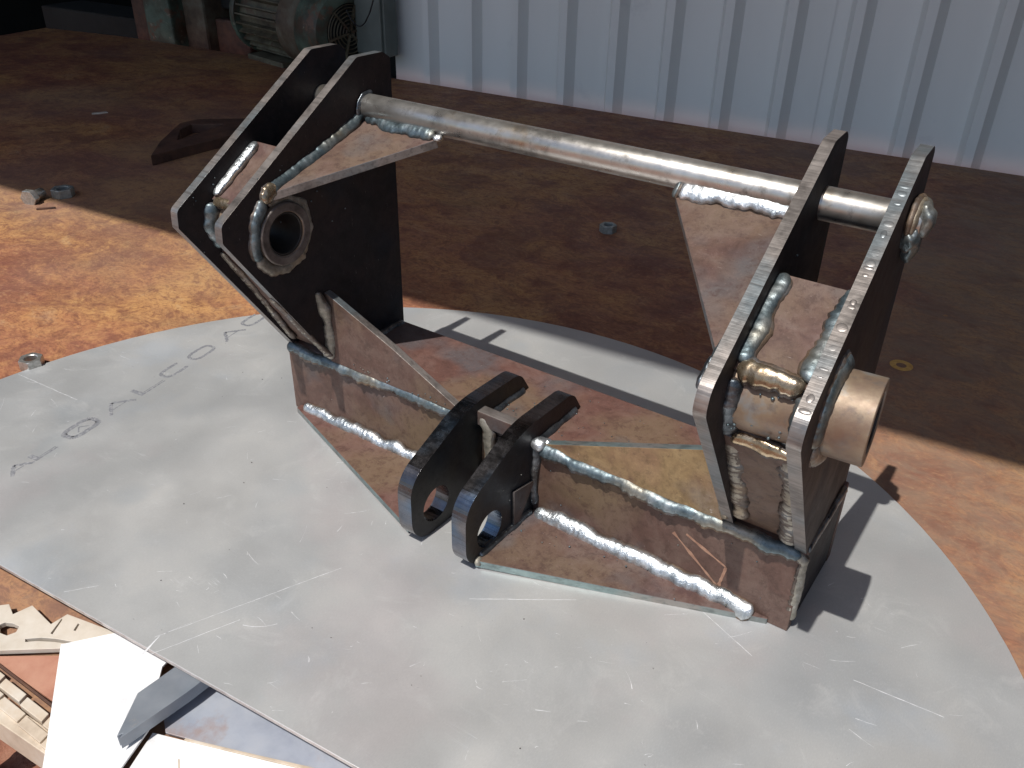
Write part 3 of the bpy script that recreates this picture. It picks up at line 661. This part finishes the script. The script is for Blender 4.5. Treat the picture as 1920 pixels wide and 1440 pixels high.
# gusset at rod, right
wb([(318, 49.5, 252), (350, 50.5, 253), (x3 - 1, 52, 254)], 6.0, 'weld_bright', wob=.3, nrm=(0, -.7, .7), amp=.045)
wb([(316.5, 46, 248), (317, 54, 256)], 3.8, 'weld_blue', nrm=(-1, -.3, .5))
wb([(x3 - 1, 0, 233.5), (x3 - .5, -30, 225), (x3 + .5, -66, 213)], 3.6, 'weld_blue', wob=.35, nrm=(-.7, 0, .7))
wb([(x3 - .3, -64, 214), (x3 + .2, -80, 203)], 4.2, 'weld_dark', nrm=(-1, 0, .3))
# fillers of the left pair
for xx, m_ in ((T + 2.2, 'weld_bright'), (x2 - 2, 'weld_blue')):
    wb([(xx, -12, 240.5), (xx, -36, 225.5), (xx, -56, 212)], 4.4, m_, wob=.3, nrm=(0, -.5, .8))
wb([(T + 1.5, -60, 207), (T + 1.5, -63, 190), (T + 1.5, -58, 172)], 5.2, 'weld_blue', wob=.35, nrm=(1, -1, 0))
wb([(T + 2, -57, 208), (26, -55, 207.5), (x2 - 2, -57, 208)], 4.4, 'weld_bronze', nrm=(0, -1, .6))
for xx in (T + 1.2, x2 - 1.2):
    wb([(xx, -57, 168), (xx, -30, 124), (xx, -1, 72)], 3.9, 'weld_grey', wob=.4, nrm=(0, -1, .6))
wb([(x2 + T + .8, -11, 131), (x2 + T + 2.6, -5.5, 110), (x2 + T + 2, -4, 84), (x2 + T + 3, -3.5, 69)], 4.4, 'weld_grey', wob=.5, nrm=(.6, -1, 0))
wb([(x2 + 2, -50, 139), (x2 + 3, -22, 98), (x2 + T + 2, -3, 70)], 2.8, 'weld_grey', wob=.5, nrm=(0, -1, .6))
# fillers of the right pair
for xx, m_ in ((x3 + T + 3.4, 'weld_blue'), (L_ - T - 1.6, 'weld_blue')):
    wb([(xx, -5, 240.5), (xx, -30, 225), (xx, -54, 210)], 5.0, m_, wob=.3, nrm=(0, -.5, .8))
wb([(x3 + T + 3, -56, 207), (x3 + 24, -57.5, 208.5), (L_ - T - 2, -56, 207)], 5.6, 'weld_bronze', nrm=(0, -1, .6), wob=.3)
wb([(x3 + T + 3.5, -60, 203), (x3 + T + 4, -61.5, 188), (x3 + T + 4, -55, 172), (x3 + T + 4, -48, 164)], 4.8, 'weld_dark', wob=.35, nrm=(.5, -1, 0))
wb([(L_ - T - 1, -60, 204), (L_ - T - 1, -61.5, 188), (L_ - T - 1, -54, 168)], 3.2, 'weld_blue', wob=.35, nrm=(-.5, -1, 0))
wb([(x3 + T + 5, -53, 165), (x3 + 24, -52, 164), (L_ - T - 2, -53, 165)], 4.0, 'weld_bronze', nrm=(0, -1, .2), wob=.4)
wb([(x3 + T + 4.2, -48, 158), (x3 + T + 4.4, -26, 118), (x3 + T + 3.6, -3, 76)], 4.8, 'weld_grey', wob=.45, nrm=(0, -1, .6))
wb([(L_ - T - 2.2, -50, 160), (L_ - T - 2.4, -24, 112), (L_ - T - 3.5, -2, 70)], 4.4, 'weld_grey', wob=.45, nrm=(0, -1, .6))
wb([(x3 - .8, -4, 112), (x3 - 1.5, -4, 88), (x3 + 1, -3.4, 70)], 4.2, 'weld_grey', wob=.5, nrm=(-.6, -1, 0))
wb([(L_ - 8, -1.5, 65), (L_ + .4, -.5, 60), (L_ + .6, 2, 30), (L_ + .4, 3, 8)], 2.8, 'weld_grey', wob=.5, nrm=(1, -1, 0))
wb([(L_ + .2, 4, h - .5), (L_ + .2, 80, h - .5)], 3.0, 'weld_dark', nrm=(1, 0, 0), wob=.3)
# tube to outer right plate
rg = [(L_ + 2, hc[0] + 24.5 * math.cos(a), hc[1] + 24.5 * math.sin(a)) for a in [math.radians(d) for d in range(20, 381, 15)]]
wb(rg[2:13], 6.0, 'weld_blue', nrm=(1, 0, 0), wob=.35); wb(rg[12:24], 5.0, 'weld_grey', nrm=(1, 0, 0), wob=.4)
# rod end plug weld
rg = [(L_ + 2.2, rc[0] + 10 * math.cos(a), rc[1] + 10 * math.sin(a)) for a in [math.radians(d) for d in range(0, 361, 20)]]
wb(rg, 4.6, 'weld_grey', nrm=(1, 0, 0), wob=.5, taper=False)
add(blobs('weld_bead', [((L_ + 5, rc[0] - 2, rc[1] + 3), 6.5, 1.5, 1.0), ((L_ + 1.5, rc[0] + 1, rc[1] - 12), 5.5, 1.9, 5), ((L_ + 1.5, rc[0] - 8, rc[1] - 6), 5.5, 1.3, 9), ((L_ + 2, rc[0] + 8, rc[1] + 4), 5.5, 1.5, 14)], M['weld_blue'], sub=4))
rg = [(x2 + T + 1, rc[0] + 10.4 * math.cos(a), rc[1] + 10.4 * math.sin(a)) for a in [math.radians(d) for d in range(60, 301, 20)]]
wb(rg, 2.6, 'weld_dark', nrm=(1, 0, 0))
rg = [(x3 - 1, rc[0] + 10.4 * math.cos(a), rc[1] + 10.4 * math.sin(a)) for a in [math.radians(d) for d in range(60, 301, 20)]]
wb(rg, 2.2, 'weld_bronze', nrm=(-1, 0, 0))
# lugs to base
for x, m_ in ((194.5, 'weld_dark'), (242, 'weld_dark')):
    wb([(x + 13.4, 54, h + 1), (x + 13, 20, h + 1.5), (x + 13, 2, h + 1)], 3.6, m_, wob=.4, nrm=(1, 0, .6))
wb([(243 + 12.6, -2, h + 3), (243 + 13, -2.4, 40), (243 + 12.6, -2.5, 12)], 3.4, 'weld_dark', wob=.3, nrm=(1, -1, 0))
wb([(243 + 12.4, -4, 8.6), (254.4, -30, 8.4), (253.4, -66, 8.2)], 3.0, 'weld_dark', wob=.3, nrm=(1, 0, 1))
wb([(254.2, -66, 7.6), (254, -72.5, 5)], 3.2, 'weld_grey', nrm=(1, -1, 1))
add(blobs('weld_bead', [((258.5, -2.5, h + 2.6), 6.2, .8, 3.0), ((262, 1.5, h + 3), 4.0, .7, 8)], M['weld_bright'], sub=3))
wb([(210, -4.5, 74), (216, -5.5, 62), (214, -3, 40), (210, -2.5, 20)], 4.2, 'weld_grey', wob=.4, nrm=(0, -1, 0))
wb([(212, 4, h + 2), (226, 5, h + 3), (240, 4, h + 2)], 4.0, 'weld_grey', wob=.5)
# bottom back fillets of the inner side plates
wb([(x2 + T + 1.5, 8, h + 1), (x2 + T + 1.5, 86, h + 1)], 3.4, 'weld_dark', nrm=(1, 0, 1))
wb([(x3 - 1.5, 8, h + 1), (x3 - 1.5, 86, h + 1)], 3.4, 'weld_dark', nrm=(-1, 0, 1))
# ring of ground metal round the left bore
add(revolve_x('bore_collar', [(57.5, 16.4), (59.0, 16.8), (59.0, 22.6), (57.5, 23.6)], hc[0], hc[1], M['collar'], 40))

# scalloped gouges on the front edge of the outer right plate: small raised beads
vs_, fs_ = [], []
e0, e1 = V(L_ - T / 2, -84, 210.2), V(L_ - T / 2, 50, 288.4)
t = .015; dn = (e1 - e0).normalized(); un_ = V(0, -dn.z, dn.y)
while t < .93:
    p = e0.lerp(e1, t); p.x += -.03 * p.y - .0; rl, rw, rh = random.uniform(.7, 3.0), random.uniform(1.6, 3.3), random.uniform(.2, .5); k = len(vs_); NA, NB = 12, 5
    for b_ in range(NB + 1):
        e_ = math.pi / 2 * b_ / NB
        for a_ in range(NA):
            q_ = 2 * math.pi * a_ / NA; kk = 1 + .15 * noise.noise(V(q_, t * 90, 0))
            vs_.append(p + V(1, 0, 0) * (rw * kk * math.cos(q_) * math.cos(e_)) + dn * (rl * kk * math.sin(q_) * math.cos(e_)) + un_ * (rh * math.sin(e_) - .05))
    for b_ in range(NB):
        for a_ in range(NA):
            fs_.append((k + b_ * NA + a_, k + b_ * NA + (a_ + 1) % NA, k + (b_ + 1) * NA + (a_ + 1) % NA, k + (b_ + 1) * NA + a_))
    t += random.choice((.02, .024, .03, .045, .08))
sb = meshobj('edge_scallops', vs_, fs_, M['edge'], smooth=True); sb['kind'] = 'stuff'; add(sb)
# spatter
it = []
def sp(n, f, r0=.45, r1=1.0):
    for i in range(n): it.append((f(), random.uniform(r0, r1), .9, random.random() * 99))
U = random.uniform
sp(26, lambda: (U(256, 390), U(3, 80), h + .3), .3, .8); sp(30, lambda: (U(200, 262), U(0, 75), h + .3), .4, .9)
sp(12, lambda: (U(260, 430), -.2, U(10, 60)), .3, .8); sp(18, lambda: (U(258, 420), U(-30, -5), 7.2), .3, .9)
sp(12, lambda: (x2 + T + .2, U(-70, 40), U(180, 240)), .3, .8); sp(10, lambda: (T + .2, U(-75, -40), U(170, 225)), .4, 1.0)
sp(26, lambda: (x3 + T + 3 + U(0, 36), -57 - U(0, 2), U(172, 204)), .5, 1.2); sp(10, lambda: (256.8, U(-60, -2), U(12, 60)), .3, .7)
sp(8, lambda: (x3 + T + .3, U(-30, 60), U(215, 255)), .4, 1.0); sp(20, lambda: (U(60, 190), -2.7, U(66, 72)), .4, .9)
s_ = blobs('spatter', it, M['weld_blue'], sub=1); s_['kind'] = 'stuff'; add(s_)
# chalk tick on the base front: flat mark
v, f = [], []
for a, b in (((365, 40), (401, 11)), ((401, 11), (404, 30)), ((404, 30), (374, 43))):
    d = V(b[0] - a[0], 0, b[1] - a[1]); n = V(-d.z, 0, d.x).normalized(); N = 8; k = len(v)
    for i in range(N + 1):
        c = V(a[0], -.12, a[1]) + d * (i / N); ww = 1.15 * U(.4, 1.3); v += [c - n * ww, c + n * ww]
    for i in range(N): f.append((k + 2 * i, k + 2 * i + 2, k + 2 * i + 3, k + 2 * i + 1))
add(meshobj('chalk_mark', v, f, M['chalk']))

# ---------------------------------------------------------------- loose hardware on the bench
def nut(name, loc, rad, hgt, mat, rot, label, tilt=0, hole=.52, group='loose zinc nuts on the rusty bench'):
    n = 6; vs, fs = [], []; seg = 36
    def hexr(a):
        a = (a % (math.pi / 3)) - math.pi / 6; return rad * math.cos(math.pi / 6) / math.cos(a)
    rings = [(rad * hole, 0, 0), (None, 0, .93), (None, hgt * .07, 1), (None, hgt * .93, 1), (None, hgt, .93), (rad * hole * 1.12, hgt, 0), (rad * hole, hgt * .93, 0)]
    for (r, z, k) in rings:
        for i in range(seg):
            a = 2 * math.pi * i / seg; rr = r if r else min(hexr(a), rad * .955 if k < 1 else 9e9) * (1 if k == 1 else .985)
            vs.append((rr * math.cos(a), rr * math.sin(a), z))
    m = len(rings)
    for j in range(m):
        for i in range(seg):
            fs.append((j * seg + i, j * seg + (i + 1) % seg, ((j + 1) % m) * seg + (i + 1) % seg, ((j + 1) % m) * seg + i))
    o = meshobj(name, vs, fs, mat); o.location = Vector(loc) * S; o.rotation_euler = (tilt, 0, rot)
    return tag(o, label, 'nut', group)
nut('hex_nut', (-256, -97, -3), 11.2, 10, M['zinc'], .3, 'shiny nut touching the left rim of the aluminium disc')
nut('hex_nut', (-676, 192, -3), 15.5, 12, M['zinc_dull'], .2, 'grey hex nut beside the short bolt on the shaded bench', .0)
nut('hex_nut', (9, 545, -3), 11.5, 10, M['zinc_dull'], .5, 'small dull nut alone in the shade behind the bracket')
bo = empty('bolt', (-690, 160, -3), 'short stubby hex bolt lying on its side next to a nut', 'bolt')
hx = [(12.5 * math.cos(a), 12.5 * math.sin(a) + 8) for a in [math.pi / 3 * i for i in range(6)]]
bh = prism('head', [(y, z) for y, z in hx], 0, 9, [M['zinc'], M['zinc']], bevel=.8); bs_ = revolve_x('shank', [(-20, .01), (-20, 6.4), (-19, 7), (0, 7), (0, .01)], 0, 8, M['zinc'], 24)
for o in (bh, bs_): o.parent = bo
bo.rotation_euler = (0, 0, math.radians(-68)); bo.location = Vector((-684, 152, -3)) * S
sp_ = zs('splinter', [(-655, 140), (-640, 158), (-637.5, 156), (-652, 137)], -.8, 2.1, M['rust_dark'], .2); tag(sp_, 'thin dark sliver of rust lying near the bolt and nut', 'splinter')
fl = zs('flake', [(-1052, 478), (-1040, 500), (-1032, 498), (-1036, 484), (-1046, 474)], -1.4, 1.5, M['cream'], .2); tag(fl, 'pale flake lying alone on the shaded far left of the bench', 'flake')
# rusty cut out plate, back left
rp = prism('rusty_offcut', [(-697, 353), (-752, 410), (-820, 500), (-818, 535), (-738, 610), (-680, 640), (-690, 560)], -2.9, 13, [M['rust_dark'], M['rust_dark']], axis='z',
           holes=[[(-738, 432), (-785, 474), (-800, 508), (-757, 545), (-742, 470)]], bevel=.8)
tag(rp, 'dark rusty flat bar frame with a cut-out lying on the bench behind the left plates', 'steel offcut')
ym = revolve_x('paint_ring', [(0, 5), (.25, 5), (.25, 11), (0, 11)], 0, 0, M['paint_yellow'], 40); ym.rotation_euler = (0, -math.pi / 2, 0); ym.location = Vector((419.7, 409.4, -3.0)) * S
tag(ym, 'small yellow paint ring marked on the bench behind the right boss', 'paint mark')

# ---------------------------------------------------------------- machinery behind the far left of the bench
mt = empty('electric_motor', W(-950, -20, -200), 'old green finned electric motor with a round fan cover', 'motor')
mcz = 62; md = -10
def Wm(t, r, a, cz=mcz, r2=None): return W(t, md + r * math.cos(a), cz + r * math.sin(a))
def turned(name, prof, mat, cz=mcz, n=48, cap=True, smooth=True):
    vs, fs = [], []; m = len(prof)
    for i in range(n):
        a = 2 * math.pi * i / n
        for (t, r) in prof: vs.append(Wm(t, r, a, cz))
    for i in range(n):
        k = (i + 1) % n
        for j in range(m - 1): fs.append((i * m + j, i * m + j + 1, k * m + j + 1, k * m + j))
    o = meshobj(name, vs, fs, mat, smooth=smooth); 
    try: o.data.set_sharp_from_angle(angle=math.radians(35))
    except Exception: pass
    return o
adopt(mt, turned('motor_body', [(-1085, .1), (-1085, 70), (-905, 70), (-905, .1)], M['green_fin']))
for k in range(26):
    a = math.radians(-200 + k * 360 / 26); c, s_ = math.cos(a), math.sin(a)
    def Q(t, r, e): return W(t, md + r * c - e * s_, mcz + r * s_ + e * c)
    vs = [Q(t, r, e) for t in (-1080, -908) for r, e in ((66, -2.6), (84, -1.6), (84, 1.6), (66, 2.6))]
    adopt(mt, meshobj('cooling_fin', vs, [(0, 1, 2, 3), (4, 5, 6, 7), (0, 1, 5, 4), (1, 2, 6, 5), (2, 3, 7, 6), (3, 0, 4, 7)], M['green_fin']))
adopt(mt, turned('end_flange', [(-1100, .1), (-1100, 86), (-1086, 88), (-1082, 86), (-1082, .1)], M['green']))
adopt(mt, turned('end_band', [(-906, .1), (-906, 82), (-900, 88), (-850, 86), (-830, 80), (-830, .1)], M['motor_red']))
adopt(mt, turned('fan_cover', [(-832, .1), (-832, 86), (-826, 90), (-770, 90), (-752, 84), (-746, 70), (-746, 60), (-752, 58), (-752, .1)], M['green']))
adopt(mt, turned('grille_back', [(-751, .1), (-751, 58)], M['void']))
for r in (10, 18, 26, 34, 42, 50, 56):
    adopt(mt, turned('grille_ring', [(-747, r - 1.4), (-744.5, r), (-747, r + 1.4), (-750, r)], M['green_fin'], smooth=True))
for k in range(6):
    a = math.radians(60 * k + 12); c, s_ = math.cos(a), math.sin(a)
    vs = [W(t, md + r * c - e * s_, mcz + r * s_ + e * c) for t in (-750, -743.8) for r, e in ((4, -2), (58, -2), (58, 2), (4, 2))]
    adopt(mt, meshobj('grille_spoke', vs, [(0, 1, 2, 3), (4, 5, 6, 7), (0, 1, 5, 4), (1, 2, 6, 5), (2, 3, 7, 6), (3, 0, 4, 7)], M['green_fin']))
def wbox(name, t0, t1, d0, d1, z0, z1, mat, bevel=2):
    vs = [W(t, d, z) for z in (z0, z1) for t, d in ((t0, d0), (t1, d0), (t1, d1), (t0, d1))]
    return meshobj(name, vs, [(0, 1, 2, 3), (4, 5, 6, 7), (0, 1, 5, 4), (1, 2, 6, 5), (2, 3, 7, 6), (3, 0, 4, 7)], mat, bevel=bevel)
adopt(mt, wbox('motor_foot', -1070, -920, -80, 60, -60, -18, M['green_fin']))
mt.rotation_euler = (0, 0, math.radians(-15)); mt.location += Vector((42, -25, 26)) * S
st = tag(wbox('motor_stand', -1100, -760, -70, 120, -602, -60.5, M['rust_dark']), 'dark rusty block stand that carries the green motor', 'stand')
bx = empty('switch_box', W(-700, -45, -10), 'grey-green electrical box on the wall end above the motor cable', 'box')
adopt(bx, wbox('box_body', -712, -634, -70, -26, 40, 210, M['boxgrey'], 3), wbox('box_lid', -708, -640, -77, -70.5, 46, 204, M['boxgrey'], 2))
adopt(bx, wbox('mounting_post', -715, -690, -55, -30, -602, 43.5, M['boxgrey'], 2))
cab = []
for k in range(25):
    t = k / 24; cab.append(W(-722 + 92 * t, -95, 104 + 150 * (abs(t - .42) ** 1.9) * 1.6))
tag(bead('cable', cab, 2.6, M['cable'], seed=3, step=3, amp=0, wob=0.02, nseg=10), 'black cable looping down in front of the grey-green box', 'cable')
mc = empty('green_machine', W(-1450, 60, -602), 'old machine with chipped green paint at the dark left side', 'machine')
adopt(mc, wbox('machine_column', -1570, -1500, 40, 240, -602, 330, M['rust_dark'], 6), wbox('machine_panel', -1498, -1400, 20, 200, -602, 300, M['green'], 6), wbox('machine_head', -1398, -1320, 60, 260, -602, 330, M['motor_red'], 8))
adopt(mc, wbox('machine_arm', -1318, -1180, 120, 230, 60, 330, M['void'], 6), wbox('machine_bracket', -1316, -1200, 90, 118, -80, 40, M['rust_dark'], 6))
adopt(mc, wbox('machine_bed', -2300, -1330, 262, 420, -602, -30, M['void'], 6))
